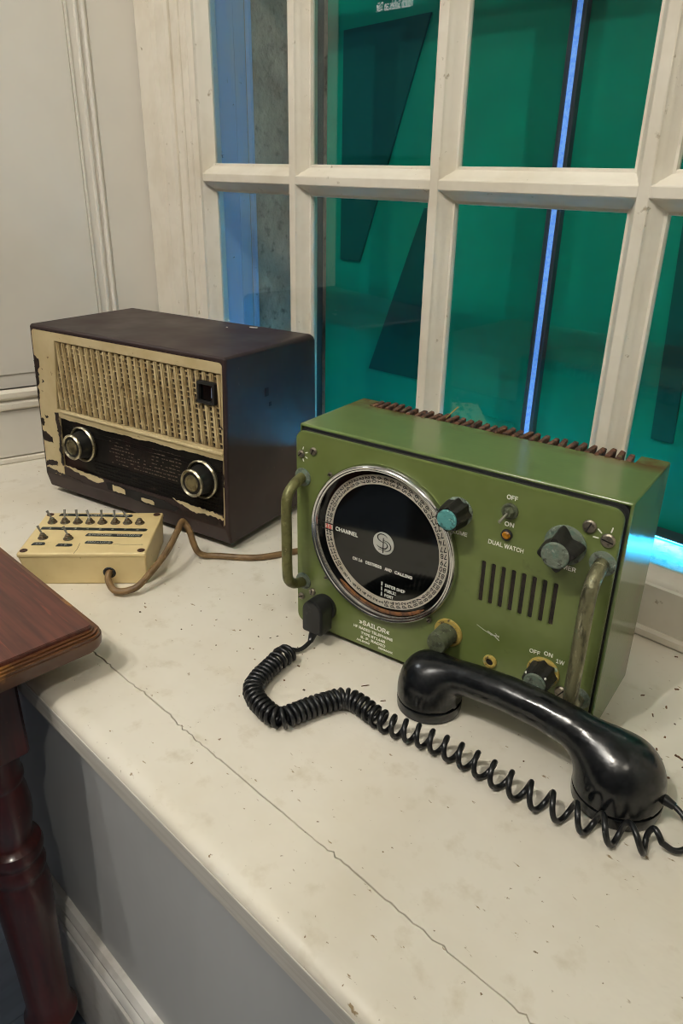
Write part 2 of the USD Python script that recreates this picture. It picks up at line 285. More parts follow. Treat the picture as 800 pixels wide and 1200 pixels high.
# reveals (panelled, splayed)
def reveal(name, C, D, sgn):
    N = np.array([D[1], -D[0]])*sgn      # away from the opening
    def slab(s0, s1, z0, z1, d0, d1, c=0):
        P = []
        m = bx(s0, d0, z0, s1, d1, z1, c); V = m.vertices
        W = np.c_[C[0]+D[0]*V[:, 0]+N[0]*V[:, 1], C[1]+D[1]*V[:, 0]+N[1]*V[:, 1], V[:, 2]]
        q = trimesh.Trimesh(W, m.faces, process=False)
        if q.volume < 0: q.invert()
        return q
    L = .551
    w = struct(name, slab(0, L, 0, HZ, .006, .05), M_wall)
    obj('stile', slab(.003, .088, .139, HZ, 0, .012, .002), M_wall, w)
    obj('stile', slab(.47, L, .139, HZ, 0, .012, .002), M_wall, w)
    obj('bead', cat([slab(.088, .096, .139, HZ, -.0035, .01, .003), slab(.1, .106, .139, HZ, .002, .01, .0015), slab(.116, .121, .139, HZ, .004, .01, .001)]), M_wall, w)
    obj('panel_field', slab(.121, .47, .16, HZ, .0035, .012, .002), M_wall, w)
    obj('rail_moulding', cat([slab(.003, L, .119, .137, -.012, .012, .005), slab(.003, L, .1, .116, -.009, .012, .004), slab(.003, L, .1, .137, -.004, .012, .001)]), M_joinery, w)
    obj('skirting_board', slab(.003, L, .012, .1, -.002, .012, .002), M_wall, w)
    obj('shoe_strip', slab(.003, L, 0, .0105, -.004, .012, .002), M_joinery, w)
reveal('wall_left', RC, RD, 1); reveal('wall_right', np.array([-.985-RC[0], RC[1]]), np.array([-RD[0], RD[1]]), -1)

# window seat: two boards with a wandering open crack between them
SX0, SX1 = LFx-.05, RFx+.05
xs = np.linspace(SX0, SX1, 420); g = np.random.default_rng(3)
cr = .304 + .0034*(meshkit.fbm(np.c_[xs*9, xs*0, xs*0], 5, 2)-.5)*2 + .0011*g.normal(size=len(xs))*(meshkit.noise(np.c_[xs*30, xs*0, xs*0+4]) > .45)
gap = .00045 + .0005*meshkit.noise(np.c_[xs*25, xs*0+2, xs*0])
seat = struct('trim_1', bx(SX0+.02, .2535, -.036, SX1-.02, .86, -.030), M_edge, label='white painted deep window seat with worn rounded front edge', category='window seat')
front = Polygon([(SX0, .262), (SX1, .262)] + [(a, b) for a, b in zip(xs[::-1], (cr-gap)[::-1])])
nose = [(.262, -.0349), (.2287, -.0349), (.2287, -.0125), (.2293, -.0090), (.2310, -.0058), (.2338, -.0032), (.2378, -.0012), (.243, -.0003), (.250, 0), (.262, 0)]
wide = [(y, z) for y, z in nose]
ffr = tf(ext(front, .034), t=(0, 0, -.034))
obj('board', cat([ffr, extx(nose, SX0, SX1)]), M_sill, seat, smooth=35)
obj('nosing_face', bx(SX0, .2281, -.0349, SX1, .2292, -.0105, .0005), M_edge, seat, smooth=False)
back = Polygon([(a, b) for a, b in zip(xs, cr+gap)] + [(SX1, .86), (SX0, .86)])
rear = back.intersection(Polygon([(LFx-.06, .1), (RFx+.06, .1), (RFx+.06, .2535), (-.985-RC[0]+.02, .80), (RC[0]-.02, .80), (LFx-.06, .2535)])).buffer(0)
obj('board', tf(ext(rear, .034), t=(0, 0, -.034)), M_sill, seat)

# ------------------------------------------------------------------ window
YN, YG, YO = .79, .812, .835
MX = [-.8876, -.6254, -.358, -.0905]; RZ = [.485, .885, 1.285]; GX0, GX1 = -1.098, .113; GZ0, GZ1 = .083, 1.66
win = struct('window_1', cat([bx(-1.13, YN+.005, 0, -1.112, YO, HZ, .002), bx(.127, YN+.005, 0, .145, YO, HZ, .002)]), M_joinery, label='white painted multi-pane sash window above the window seat', category='window')
def bar_profile(h=.0066, f=.0225):
    # across a, depth b (from the nose into the glass), seen from the room
    return [(-h, YN+.0008), (-h+.0012, YN), (h-.0012, YN), (h, YN+.0008), (h+.0012, YN+.004), (h+.0042, YN+.0065), (h+.0062, YN+.011), (f-.004, YG-.0045), (f-.001, YG-.004), (f, YG-.0005), (f, YG+.003), (h+.004, YO-.006), (h, YO), (-h, YO), (-h-.004, YO-.006), (-f, YG+.003), (-f, YG-.0005), (-f+.001, YG-.004), (-f+.004, YG-.0045), (-h-.0062, YN+.011), (-h-.0042, YN+.0065), (-h-.0012, YN+.004)]
def vbar(xc, z0, z1):
    m = ext(Polygon(bar_profile()), z1-z0); m.apply_translation((xc, 0, z0)); return m
def hbar(zc, x0, x1):
    m = ext(Polygon(bar_profile(.0062, .0215)), x1-x0); V = m.vertices; m.vertices = np.c_[V[:, 2]+x0, V[:, 1]+.0007, V[:, 0]+zc]
    if m.volume < 0: m.invert()
    return m
for xc in MX: obj('muntin', vbar(xc, GZ0-.01, GZ1+.01), M_joinery, win)
for zc in RZ: obj('glazing_bar', hbar(zc, GX0-.01, GX1+.01), M_joinery, win)
# stiles and rails of the sash, with the same bevel towards the glass
def half(prof_dir, w):
    f = .0225; h = .0066
    return [(0, YN), (w-(f-h), YN), (w-(f-h)+.0012, YN+.004), (w-(f-h)+.0042, YN+.0065), (w-(f-h)+.0062, YN+.011), (w-.004, YG-.0045), (w, YG-.001), (w, YG+.003), (w-.015, YO), (0, YO)]
st = ext(Polygon(half(1, GX0+1.132)), HZ); st.apply_translation((-1.132, 0, 0)); obj('stile', st, M_joinery, win)
st2 = ext(Polygon([(-a, b) for a, b in half(1, .147-GX1)]), HZ); st2.apply_translation((.147, 0, 0)); obj('stile', st2, M_joinery, win)
br = extx([(b, a) for a, b in half(1, GZ0)], -1.12, .135); obj('bottom_rail', br, M_joinery, win)
tr = extx([(b, HZ-a) for a, b in half(1, HZ-GZ1)], -1.12, .135); obj('top_rail', tr, M_joinery, win)
obj('bead', cat([bx(-1.12, YN-.006, 0, .135, YN+.004, .0135, .003)]), M_joinery, win)
gx = [GX0] + MX + [GX1]; gz = [GZ0] + RZ + [GZ1]
for i in range(5):
    for j in range(4):
        obj('pane', bx(gx[i]-.004+(.008 if i else 0), YG, gz[j]+.002, gx[i+1]-.002, YG+.0015, gz[j+1]-.002), M_glass, win, smooth=False)
# casing: stepped architrave on both sides
for sgn, x0 in ((1, RC[0]), (-1, -.985-RC[0])):
    def cs(a, b, y, c=.002):
        q = sorted((x0+sgn*a, x0+sgn*b)); return bx(q[0], y, 0, q[1], YO, HZ, c)
    obj('casing', cat([cs(.002, .034, .776), cs(.030, .058, .7735, .005), cs(.056, .086, .779), cs(.084, .094, .775, .004), cs(.092, .112, .7835), cs(.11, .126, .7875)]), M_joinery, win)

# ------------------------------------------------------------------ outside the glass: recess, outer frame coloured as blue-lit, ledge, boards, LED strips
struct('wall_outer', cat([bx(-1.5, .92, -.2, -1.148, 1.5, HZ+.2), bx(.163, .92, -.2, .52, 1.5, HZ+.2), bx(-1.5, .86, HZ, .52, 1.5, HZ+.2), bx(-1.5, 1.2, -.2, .52, 1.3, HZ)]), M_stone)
struct('trim_3', cat([bx(-1.19, YO, 0, -1.139, .893, HZ, .004), bx(-1.19, .889, 0, -1.147, .925, HZ, .006), bx(-1.19, .921, 0, -1.143, .934, HZ, .004)]), M_bluelit, label='outer frame beside the leftmost pane, coloured pale blue for the blue light on it', category='window frame')
struct('trim_4', cat([bx(.154, YO, 0, .19, .893, HZ, .004), bx(.162, .889, 0, .19, .934, HZ, .004)]), M_bluelit)
struct('trim_5', bx(-1.148, YO, -.05, .163, 1.2, 0, .002), M_ledge, label='rough pale ledge outside the window in cyan light', category='ledge')
JX = -.605
b1 = thing('backing_board', 'teal board behind the window, left of the lit blue strip', 'board', group=None)
obj('panel', bx(-1.094, 1.06, .012, JX-.009, 1.066, 1.70, .001), M_teal, b1)
obj('batten', bx(-1.094, 1.066, .012, JX-.009, 1.09, .05, .001), M_tealdark, b1)
def slabxz(pts, y0, y1):
    m = ext(Polygon(pts), y1-y0); V = m.vertices; m.vertices = np.c_[V[:, 0], V[:, 2]+y0, V[:, 1]]
    if m.volume < 0: m.invert()
    return m
obj('reflection_shape', slabxz([(-1.05, .715), (-.862, .722), (-1.0, .345), (-1.05, .345)], 1.056, 1.0605), M_tealdark, b1, label='dark slanted shape imitating a reflection in the glass, on the upper part of the teal board')  # dark areas of the pane reflections, modelled as thin slabs
obj('reflection_shape', slabxz([(-.853, .444), (-.968, .150), (-.835, .152), (-.835, .444)], 1.056, 1.0605), M_tealdark, b1, label='dark wedge shape imitating a reflection in the glass, low on the teal board')
b2 = thing('backing_board', 'teal board behind the window, right of the lit blue strip', 'board')
obj('panel', bx(JX+.009, 1.06, .012, .15, 1.066, 1.70, .001), M_teal, b2)
obj('batten', bx(JX+.009, 1.066, .012, .15, 1.09, .05, .001), M_tealdark, b2)
obj('reflection_shape', slabxz([(-.44, .90), (-.405, .90), (-.372, .150), (-.404, .150)], 1.056, 1.0605), M_tealdark, b2, label='dark narrow shape imitating a reflection in the glass, on the right teal board')  # slab shaped like a dark reflection in the right pane
ls = thing('led_strip', 'upright glowing blue strip in a dark channel between the teal boards', 'light strip')
obj('channel', cat([bx(JX-.0115, 1.048, .012, JX-.0050, 1.068, 1.70, .001), bx(JX+.0050, 1.048, .012, JX+.0115, 1.068, 1.70, .001), bx(JX-.0115, 1.062, .012, JX+.0115, 1.068, 1.70)]), M_alu, ls)
obj('diffuser', bx(JX-.0049, 1.050, .012, JX+.0049, 1.056, 1.70, .001), M_ledv, ls)
ls2 = thing('led_strip', 'cyan light strip under a dark cover at the foot of the teal boards', 'light strip')
obj('channel', cat([bx(-1.090, 1.030, .0160, .148, 1.0595, .0190, .0008), bx(-1.090, 1.0565, 0, .148, 1.0595, .0180)]), M_alu, ls2)
obj('diffuser', bx(-1.085, 1.036, .0125, .145, 1.0562, .0158, .0008), M_ledh, ls2)
ls3 = thing('led_strip', 'upright blue light strip standing beside the stone reveal, behind the leftmost muntin', 'light strip')
obj('channel', cat([bx(-1.1095, 1.050, 0, -1.0950, 1.054, 1.70, .0008), bx(-1.1095, 1.022, 0, -1.1075, 1.053, 1.70, .0006), bx(-1.0965, 1.034, 0, -1.0950, 1.053, 1.70, .0006)]), M_alu, ls3)
obj('diffuser', bx(-1.1070, 1.042, .004, -1.0970, 1.0495, 1.69, .001), M_ledj, ls3)
# information screen on the wall behind the camera (its lettering mirrors in a pane)
sc = thing('information_screen', 'dark wall screen with white lettering on the wall facing the window', 'screen')
obj('frame', bx(-3.22, YB, .55, -2.38, YB+.03, 1.31, .004), M_frame, sc)
obj('display', bx(-3.20, YB+.03, .57, -2.40, YB+.032, 1.29), M_screen, sc)
tm = text('Touch Solais an Túir', width=.235, height=.036, depth=.002); V = tm.vertices
tm.vertices = np.c_[-2.715-V[:, 0], YB+.032+V[:, 2], 1.205+V[:, 1]]
obj('lettering', tm, M_screentxt, sc, smooth=False)
# added unlit pendant, out of view, casting the round viewer shadow on the seat
pl = thing('added_shadow_pendant', 'unlit pendant shade added unseen behind the viewer to throw a shadow on the seat', 'lamp', (.368, -.230, 1.2))
obj('shade', lathe([(.02, .14), (.045, .135), (.09, .095), (.122, .0), (.119, .0), (.087, .092), (.043, .13), (0, .134)], 40), M_frame, pl)
obj('cord', tube([(0, 0, .15), (0, 0, CZ-1.2)], .004, 8), M_frame, pl)

# ------------------------------------------------------------------ valve radio (left, back)
vr = thing('valve_radio', 'dark brown bakelite valve radio with chipped cream front', 'radio', (-1.1543, .4838, 0), .2187)
W, D, H = .3924, .2133, .2782
def vhull(i):
    r = .009-i
    pts = []
    for u in (i+r, W-i-r):
        for (v, z, rr) in ((.0+i, H-i, .005), (-.011+i, .037, .005), (-.0055+i, .0115+i, .004), (D-i, H-i-.002, .012), (D-i, .0115+i, .008)):
            dv = rr if v < .1 else -rr; dz = -rr if z > .1 else rr
            uu = u if False else (i+rr if u < W/2 else W-i-rr)
            pts.append(sph((uu, v+dv, z+dz if z != .037 else z), rr, 8))
    return hull(np.vstack(pts))
th = math.atan2(.011, .241)
FR = np.array([[1, 0, 0], [0, math.sin(th), -math.cos(th)], [0, math.cos(th), math.sin(th)]])   # face: x right, y up the face, z out of it
def face(m, z=0.): return tf(m, FR, (0, -.011 - z*math.cos(th), .037 + z*math.sin(th)))
def man(m): return m3.Manifold(m3.Mesh(np.asarray(m.vertices, np.float32), np.asarray(m.faces, np.uint32)))
cab = man(vhull(0))
cut = man(face(ext(rrect(.0055, .003, W-.0055, .2345, .006), .05), -.007))
cab = cab - cut
obj('cabinet', mm(cab), M_brown, vr, smooth=35)
bez = rrect(.0055, .003, W-.0055, .2345, .006)
gr = Polygon([(.058, .2215), (.3845, .2195), (.3855, .1165), (.0485, .1150)])
dl = Polygon([(.0495, .1035), (.3855, .1035), (.3845, .0195), (.0490, .0205)])
obj('bezel', face(plate(bez.difference(gr).difference(dl).difference(sbox(.0495, -.01, .3845, .06)), .0072, .0012), -.0068), M_creamp, vr, smooth=40)
obj('lower_rail', face(ext(sbox(.0495, .003, .3845, .0200), .0066), -.0068), M_brown, vr, smooth=False)
# grille
obj('grille_back', face(ext(gr.buffer(.002), .002), -.0065), M_grback, vr)
EYEF = rrect(.3430, .1755, .3755, .2070, .002); lean = math.tan(math.radians(5.0)); nr = 27
pit = []
for i in range(nr+2):
    x = .0475 + i*.0127
    line = LineString([(x+lean*.115, .112), (x, .226)]); 
    band = Polygon([(x-.0030+lean*.115, .112), (x+.0030+lean*.115, .112), (x+.0030, .226), (x-.0030, .226)]).intersection(gr.buffer(-.001)).difference(EYEF)
    for bd in getattr(band, 'geoms', [band]):
        if bd.area > 3e-5: obj('rib', face(cat([ext(bd, .0028), ext(bd.buffer(-.0011), .0046)]), -.0046), M_rib, vr, smooth=False)
    for j in range(15):
        y = .1205 + j*.0070; px = x + .00635 + lean*(.226-y)
        if gr.buffer(-.004).contains(Point(px, y)) and not EYEF.buffer(.003).contains(Point(px, y)) and RNG.random() < .92:
            pit.append(bx(px-.0012, y-.0014, -.0048, px+.0012, y+.0014, -.0036))
            if RNG.random() < .8: pit.append(bx(px-.0032, y+.0026, -.0047, px+.0032, y+.0038, -.0026))
pitm = [m for k, m in enumerate(pit)]
holes = [m for m in pit if (m.bounds[1][2] > -.0032) == False]; bars = [m for m in pit if m.bounds[1][2] > -.0032]
obj('pit', face(cat(holes)), M_dark, vr, smooth=False, kind='stuff'); obj('cross_bar', face(cat(bars)), M_rib, vr, smooth=False, kind='stuff')
# ridge between grille and dial
rg = face(tube([(.056, .1125, 0), (.386, .1105, 0)], .0028, 8)); obj('ridge', rg, M_creamp, vr)
# tuning eye window
ef = rrect(.3440, .1765, .3745, .2060, .002)
eye = obj('tuning_eye', face(ext(ef.difference(rrect(.3475, .180, .371, .2025, .002)), .0075), -.005), M_dark, vr, smooth=False)
obj('eye_glass', face(ext(rrect(.3475, .180, .371, .2025, .002), .003), -.005), M_dialglass, eye, smooth=False)
obj('eye_glint', face(cat([ext(rrect(.3660, .1850, .3688, .1990, .001), .0036)]), -.005), M_eyeglint, eye, smooth=False)  # strip painted for the light reflected at the right of the glass
# dial strip with grooves
ds = obj('dial_strip', face(ext(dl.buffer(.002), .003), -.0065), M_dial, vr, smooth=False)
obj('groove', face(cat([ext(sbox(.06 if y > .05 else .12, y, .380, y+.0016), .0042) for y in (.026, .0315, .037, .0425, .082, .0885)]), -.0065), M_dial, ds, smooth=False)
marks = []; g9 = np.random.default_rng(9)       # worn, unreadable remains of the station print
for r_ in range(8):
    x0, y0 = .150+g9.random()*.012, .0500+.0056*r_
    while x0 < .302:
        w_ = .0018+g9.random()*.0045
        if g9.random() < .72 and not (.205 < x0 < .245 and r_ > 3): marks.append(bx(x0, y0, .0030, x0+w_, y0+.0008+g9.random()*.0010, .0032))
        x0 += w_+.0010+g9.random()*.0022
obj('faded_print', face(cat(marks), -.0065), M_dialtxt, ds, smooth=False, kind='stuff')
obj('open_gap', face(ext(ragged([(.148, .0165), (.262, .0165), (.30, .012), (.29, .004), (.255, .0005), (.150, .0055)], .0008, .006, 5), .0008), .0001), M_dark, vr, smooth=False, label='dark open gap under the dial where the trim is broken')
for q, i in (([(.162, .0148), (.190, .0138), (.190, .0045), (.162, .0065)], 6), ([(.225, .010), (.25, .009), (.25, .0025), (.225, .0035)], 8)): obj('inner_strip', face(ext(ragged(q, .0006, .005, i), .0014), .0001), M_creamp, vr, smooth=False)
# bare patches where the cream paint has gone
chips = [[(.0056, .194), (.017, .189), (.0175, .180), (.0125, .170), (.012, .150), (.0056, .147)], [(.0195, .1565), (.024, .157), (.0235, .153), (.019, .1535)], [(.0215, .176), (.0235, .176), (.0235, .174), (.0215, .174)], [(.0155, .140), (.018, .140), (.018, .138), (.0155, .138)],
         [(.0056, .146), (.0095, .140), (.008, .128), (.0056, .12)], [(.0165, .101), (.0245, .099), (.022, .095), (.0165, .0965)], [(.0056, .094), (.012, .093), (.0135, .086), (.0095, .080), (.0056, .092)], [(.0056, .0735), (.018, .0715), (.029, .066), (.029, .057), (.015, .0555), (.0056, .058)],
         [(.009, .022), (.02, .0265), (.034, .0265), (.033, .018), (.018, .0165), (.0056, .014)], [(.041, .1085), (.050, .110), (.051, .08), (.050, .02), (.046, .022), (.044, .05), (.046, .07), (.043, .09)], [(.0056, .0105), (.05, .0075), (.10, .003), (.0056, .003)],
         [(.26, .0075), (.33, .0085), (.345, .0145), (.372, .0135), (.372, .007), (.384, .006), (.38, .003), (.29, .003)], [(.37, .012), (.382, .010), (.38, .0065), (.366, .0075)], [(.383, .15), (.3855, .15), (.3855, .146), (.383, .146)], [(.383, .08), (.3868, .085), (.3868, .062), (.384, .066)]]
for i, c in enumerate(chips): obj('bare_patch', face(ext(ragged(c, .0009, .003, 20+i), .0004), .0004), M_chip, vr, smooth=False, label='dark patch where the cream paint has flaked off')
# ragged paint edge hanging over the dial strip
xs2 = np.linspace(.052, .385, 90); g2 = np.random.default_rng(12)
edge = .1035 - .004*meshkit.fbm(np.c_[xs2*40, xs2*0, xs2*0], 4, 5) - .0006*g2.random(90)
obj('paint_edge', face(ext(Polygon([(.052, .108), (.385, .108)] + list(zip(xs2[::-1], edge[::-1]))), .0008), -.0012), M_creamp, vr, smooth=False)
for q, am, i in (([(.0535, .0235), (.140, .0195), (.143, .0155), (.128, .0095), (.10, .0135), (.07, .019)], .0007, 31), ([(.287, .0235), (.382, .0195), (.386, .0135), (.35, .0150), (.33, .0125), (.305, .0185)], .0009, 32)): obj('paint_edge', face(ext(ragged(q, am, .004, i), .0009), -.0004), M_creamp, vr, smooth=False)
# knobs
for (kx, ky) in ((.1030, .0690), (.3480, .0672)):
    kb = obj('knob', face(tf(lathe([(.0262, 0), (.0262, .004), (.021, .0055), (.0205, .011), (.0185, .022), (.0178, .0265), (0, .0265)], 40), t=(kx, ky, 0)), -.004), M_knob, vr)
    obj('knob_ring', face(tf(ring([(.0252, .004), (.0275, .004), (.0280, .0075), (.0262, .0095), (.0246, .0075)], 48), t=(kx, ky, 0)), -.004), M_gold, kb)
    obj('cap_ring', face(tf(ring([(.0158, .0255), (.0196, .0245), (.0200, .0272), (.0182, .0292), (.0160, .0275)], 48), t=(kx, ky, 0)), -.004), M_gold, kb)
    obj('cap', face(tf(lathe([(.0118, .026), (.0116, .0278), (.0088, .0284), (.0085, .0276), (.003, .0278), (0, .0284)], 32), t=(kx, ky, 0)), -.004), M_capglass, kb)
for (fu, fv) in ((.045, .022), (W-.045, .022), (.045, D-.03), (W-.045, D-.03)):
    obj('foot', tf(lathe([(.009, 0), (.0105, .002), (.011, .012), (0, .0125)], 20), t=(fu, fv, 0)), M_gasket, vr)
obj('badge_hole', tf(cat([bx(0, -.004, -.006, .0006, .004, .006, .0002), bx(0, .005, -.022, .0006, .010, -.016, .0002)]), t=(W-.0002, .085, .215)), M_dark, vr, smooth=False)
def flakes(name, label, pts, z, m, cat_='paint flake', parent=None):
    out = []
    for i, (x, y, L, w, a) in enumerate(pts):
        q = ragged([(-L/2, -w/2), (L/2, -w/2), (L/2, w/2), (-L/2, w/2)], min(L, w)*.14, max(L, w)/6, 50+i); out.append(tf(ext(q, .0007), rotz(a), (x, y, z)))
    return out
cR, sR = math.cos(.2187), math.sin(.2187)
def vrw(u, v): return (-1.1543+cR*u-sR*v, .4838+sR*u+cR*v)
for i, (u, v, L, w, a, lab) in enumerate([(.295, .1813, .012, .0035, .5, 'long white paint flake on top of the brown valve radio'), (.2275, .2286-.025, .006, .0015, -.2, 'thin white paint flake near the back edge on the brown valve radio'), (.262, .158, .0022, .0018, 0, 'tiny white paint crumb on top of the brown valve radio')]):
    X, Y = vrw(u, v); m = tf(ext(ragged([(-L/2, -w/2), (L/2, -w/2), (L/2, w/2), (-L/2, w/2)], w*.12, L/7, 70+i), .0009), rotz(a), (X, Y, H))
    obj('paint_flake', m, M_flake, smooth=False, label=lab, category='paint flake', group=None)

# ------------------------------------------------------------------ green marine radio telephone
SXY, SA = (-.5726, .5172), .168
SW, SD, SH = .355, .1246, .2513
sr = thing('radio_telephone', 'olive green marine radio telephone with large round channel dial', 'radio', (*SXY, 0), SA)
cS, sS = math.cos(SA), math.sin(SA)
def sw(u, v, z): return np.array([SXY[0]+cS*u-sS*v, SXY[1]+sS*u+cS*v, z])
case = man(rbx(0, 0, 0, SW, SD, SH, .0024)) - man(bx(.0026, -.01, .0026, SW-.0026, .004, SH-.0026)) - man(bx(.0235, SD-.0245, SH-.016, .3275, SD+.01, SH+.01))
obj('case', mm(case), M_greencase, sr, smooth=30)
GB = np.array([[1, 0, 0], [0, 0, -1], [0, 1, 0]], float)   # panel plane: x->u, y->z, z->towards the viewer
def pan(m, v, u=0, z=0): return tf(m, GB, (u, v, z))
outline = rrect(.003, .0075, .3515, .2472, .011)
obj('gasket', cat([pan(ext(outline.buffer(-.0012), .0106), .0038), pan(ext(rrect(.0028, .0028, SW-.0028, SH-.0028, .008), .0040), .0036)]), M_gasket, sr, smooth=False)
DC = (.1170, .1438)
slots = unary_union([rrect(.2298+i*.01025, .1172, .2298+i*.01025+.0040, .1612, .0012) for i in range(8)])
pp = outline.difference(Point(DC).buffer(.0835, 48)).difference(slots)
obj('front_panel', pan(plate(pp, .0032, .0014), -.0070), M_green, sr, smooth=40)
obj('slot_backing', pan(ext(rrect(.226, .112, .310, 0.165, .002), .0015), -.0072), M_slot, sr, smooth=False)
# rusty ventilation fins across the back of the top
for i in range(31):
    u = .0275 + i*.00975; a = RNG.normal()*.10; hgt = .0035 + RNG.random()*.0022; tl = .35+RNG.normal()*.12
    f = bx(-.0027, -.0123, -.012, .0027, .0123, hgt-.0018, .0010); f = tf(f, rotz(a*.5)@roty(tl*.25), (u, SD-.0125+RNG.normal()*.0012, SH-.0015))
    v = f.vertices; f.vertices = v + (meshkit.fbm(v*260, 3, i)[:, None]-.5)*.0018
    obj('fin', f, M_rust, sr, smooth=False)
obj('straw', tube([(.118, SD-.012, SH), (.122, SD-.006, SH+.006), (.128, SD-.004, SH+.013)], .0007, 5), M_cork, sr)
# dial
ch = [(.0835, 0), (.0885, 0), (.0890, .005), (.0880, .0078), (.0865, .0088), (.0850, .0082), (.0842, .0066), (.0838, .0072), (.0826, .0068), (.0818, .0045), (.0816, -.004), (.0830, -.004)]
obj('dial_bezel', pan(tf(ring(ch, 96), t=(*DC, 0)), -.0098), M_chrome, sr, smooth=40)
dg = obj('dial', pan(ext(Point(DC).buffer(.0825, 48), .0007), -.0067), M_dialglass, sr, smooth=False)
NC = (.1175, .1438)
rp = obj('number_ring', pan(ext(Point(NC).buffer(.0762, 64).difference(Point(NC).buffer(.0660, 64)), .0010), -.0072), M_ringplate, dg, smooth=False)
arc = [(NC[0]+r*math.cos(t), NC[1]+r*math.sin(t)) for r, ts in ((.0816, np.linspace(-2.30, -.85, 40)), (.0793, np.linspace(-.95, -2.2, 40))) for t in ts]
obj('rust_arc', pan(ext(Polygon(arc).buffer(0), .0014), -.0072), M_rustarc, dg, smooth=False, label='rust stain inside the lower rim')
nums = [str(n) for n in list(range(16, 29)) + list(range(60, 75)) + list(range(77, 89))] + ['P1', 'P2', 'P3', 'P4', 'P5'] + [str(n) for n in range(1, 16)]
blk = []
for i, s in enumerate(nums):
    a = math.radians(180 - 6*i); t = text(s, height=.0054, depth=.0002, center=True, bold=True)
    t.vertices[:, 1] -= .0027; t.vertices[:, 0] *= .82
    R = rotz(a+math.pi); t = tf(t, R, (NC[0]+.0711*math.cos(a), NC[1]+.0711*math.sin(a), 0))
    if i == 0: obj('red_number', pan(t, -.0083), M_red, dg, smooth=False, label='red channel number 16')
    else: blk.append(t)
obj('numbers', pan(cat(blk), -.0082), M_ink, dg, smooth=False)
obj('channel_marker', pan(ext(sbox(NC[0]-.0758, NC[1]-.0030, NC[0]-.0664, NC[1]+.0032), .0002), -.0081), M_redpale, dg, smooth=False)
obj('pointer', pan(cat([ext(sbox(NC[0]-.0800, y, NC[0]-.0655, y+.0012), .0004) for y in (NC[1]+.0030, NC[1]-.0042)]), -.0084), M_ink, dg, smooth=False)
def ptext(s, u0, u1, z, h, v=-.00735, m=M_white, parent=None, bold=False, name='lettering', tilt=0):
    t = text(s, width=u1-u0, height=h, depth=.0003, bold=bold)
    if tilt: t = tf(t, rotz(tilt))
    obj(name, pan(t, v, u0, z), m, parent or sr, smooth=False)
ptext('CHANNEL', .0553, .0845, .1412, .0046, parent=dg, bold=True)
ptext('CH 16', .0785, .0912, .1128, .0034, parent=dg, bold=True); ptext('DISTRESS', .0955, .1160, .1128, .0034, parent=dg, bold=True); ptext('AND', .1200, .1285, .1128, .0034, parent=dg, bold=True); ptext('CALLING', .1325, .1540, .1128, .0034, parent=dg, bold=True)
ptext('INTER SHIP', .1212, .1462, .0930, .0034, parent=dg, bold=True); ptext('PUBLIC', .1212, .1355, .0868, .0034, parent=dg, bold=True); ptext('PORT', .1212, .1322, .0806, .0034, parent=dg, bold=True)
obj('legend_bar', pan(cat([ext(sbox(.1165, z, .1182, z+.0046), .0003) for z in (.0804, .0868, .0930)]), -.00735), M_dirtywhite, dg, smooth=False)
em = obj('emblem', pan(ext(Point(.1170, .1438).buffer(.0128, 48), .0004), -.0073), M_dirtywhite, dg, smooth=False)
def stroke(pts, w0, w1):
    P = spline(pts, 8); n = len(P); T = np.gradient(P, axis=0); T /= np.linalg.norm(T, axis=1, keepdims=True); N = np.c_[-T[:, 1], T[:, 0]]
    w = (w0 + (w1-w0)*np.sin(np.linspace(0, np.pi, n)))[:, None]/2
    return Polygon(np.vstack([P+N*w, (P-N*w)[::-1]])).buffer(0)
s_ = .0128
def E2(pts): return [(DC[0]+a*s_, DC[1]+b*s_) for a, b in pts]
strokes = [stroke(E2([(.38, .62), (.10, .80), (-.30, .80), (-.55, .58), (-.50, .30), (-.22, .14), (.10, .08)]), .0003, .0014),
           stroke(E2([(.02, .30), (.45, .22), (.72, -.08), (.66, -.42), (.34, -.62), (-.02, -.62)]), .0004, .0011),
           stroke(E2([(.08, .16), (.34, .02), (.40, -.20), (.22, -.42), (-.05, -.46), (-.35, -.42), (-.62, -.30)]), .0004, .0014),
           stroke(E2([(-.46, -.62), (-.2, -.62), (.02, -.60)]), .0005, .0006), sbox(DC[0]-.0006, DC[1]-.0112, DC[0]+.0006, DC[1]+.0066)]
obj('monogram', pan(ext(unary_union(strokes), .0003), -.0076), M_ink, em, smooth=False)
# lettering on the panel
PV = -.0102
def ctext(s, uc, z, h, w, bold=True): ptext(s, uc-w/2, uc+w/2, z, h, v=PV, bold=bold)
ctext('»SAILOR«', .1115, .0362, .0056, .040); ctext('HF RADIO TELEPHONE', .1100, .0294, .0032, .052); ctext('TYPE RT144B', .1105, .0232, .0032, .032)
ctext('S. P. RADIO', .1105, .0176, .0032, .033); ctext('AALBORG', .0975, .0130, .0024, .0175); ctext('DENMARK', .1275, .0130, .0024, .0190)
ctext('OFF', .2525, .2312, .0042, .0105); ctext('ON', .2527, .2045, .0042, .0092)
ctext('DUAL', .2415, .1818, .0042, .0148); ctext('WATCH', .2598, .1818, .0042, .0190)
ctext('VOLUME', .2005, .1815, .0040, .0230); ctext('DIMMER', .3065, .1785, .0042, .0250)
ctext('OFF', .2935, .0805, .0042, .0105); ctext('ON', .3068, .0832, .0042, .0085); ctext('1W', .3190, .0795, .0042, .0080)
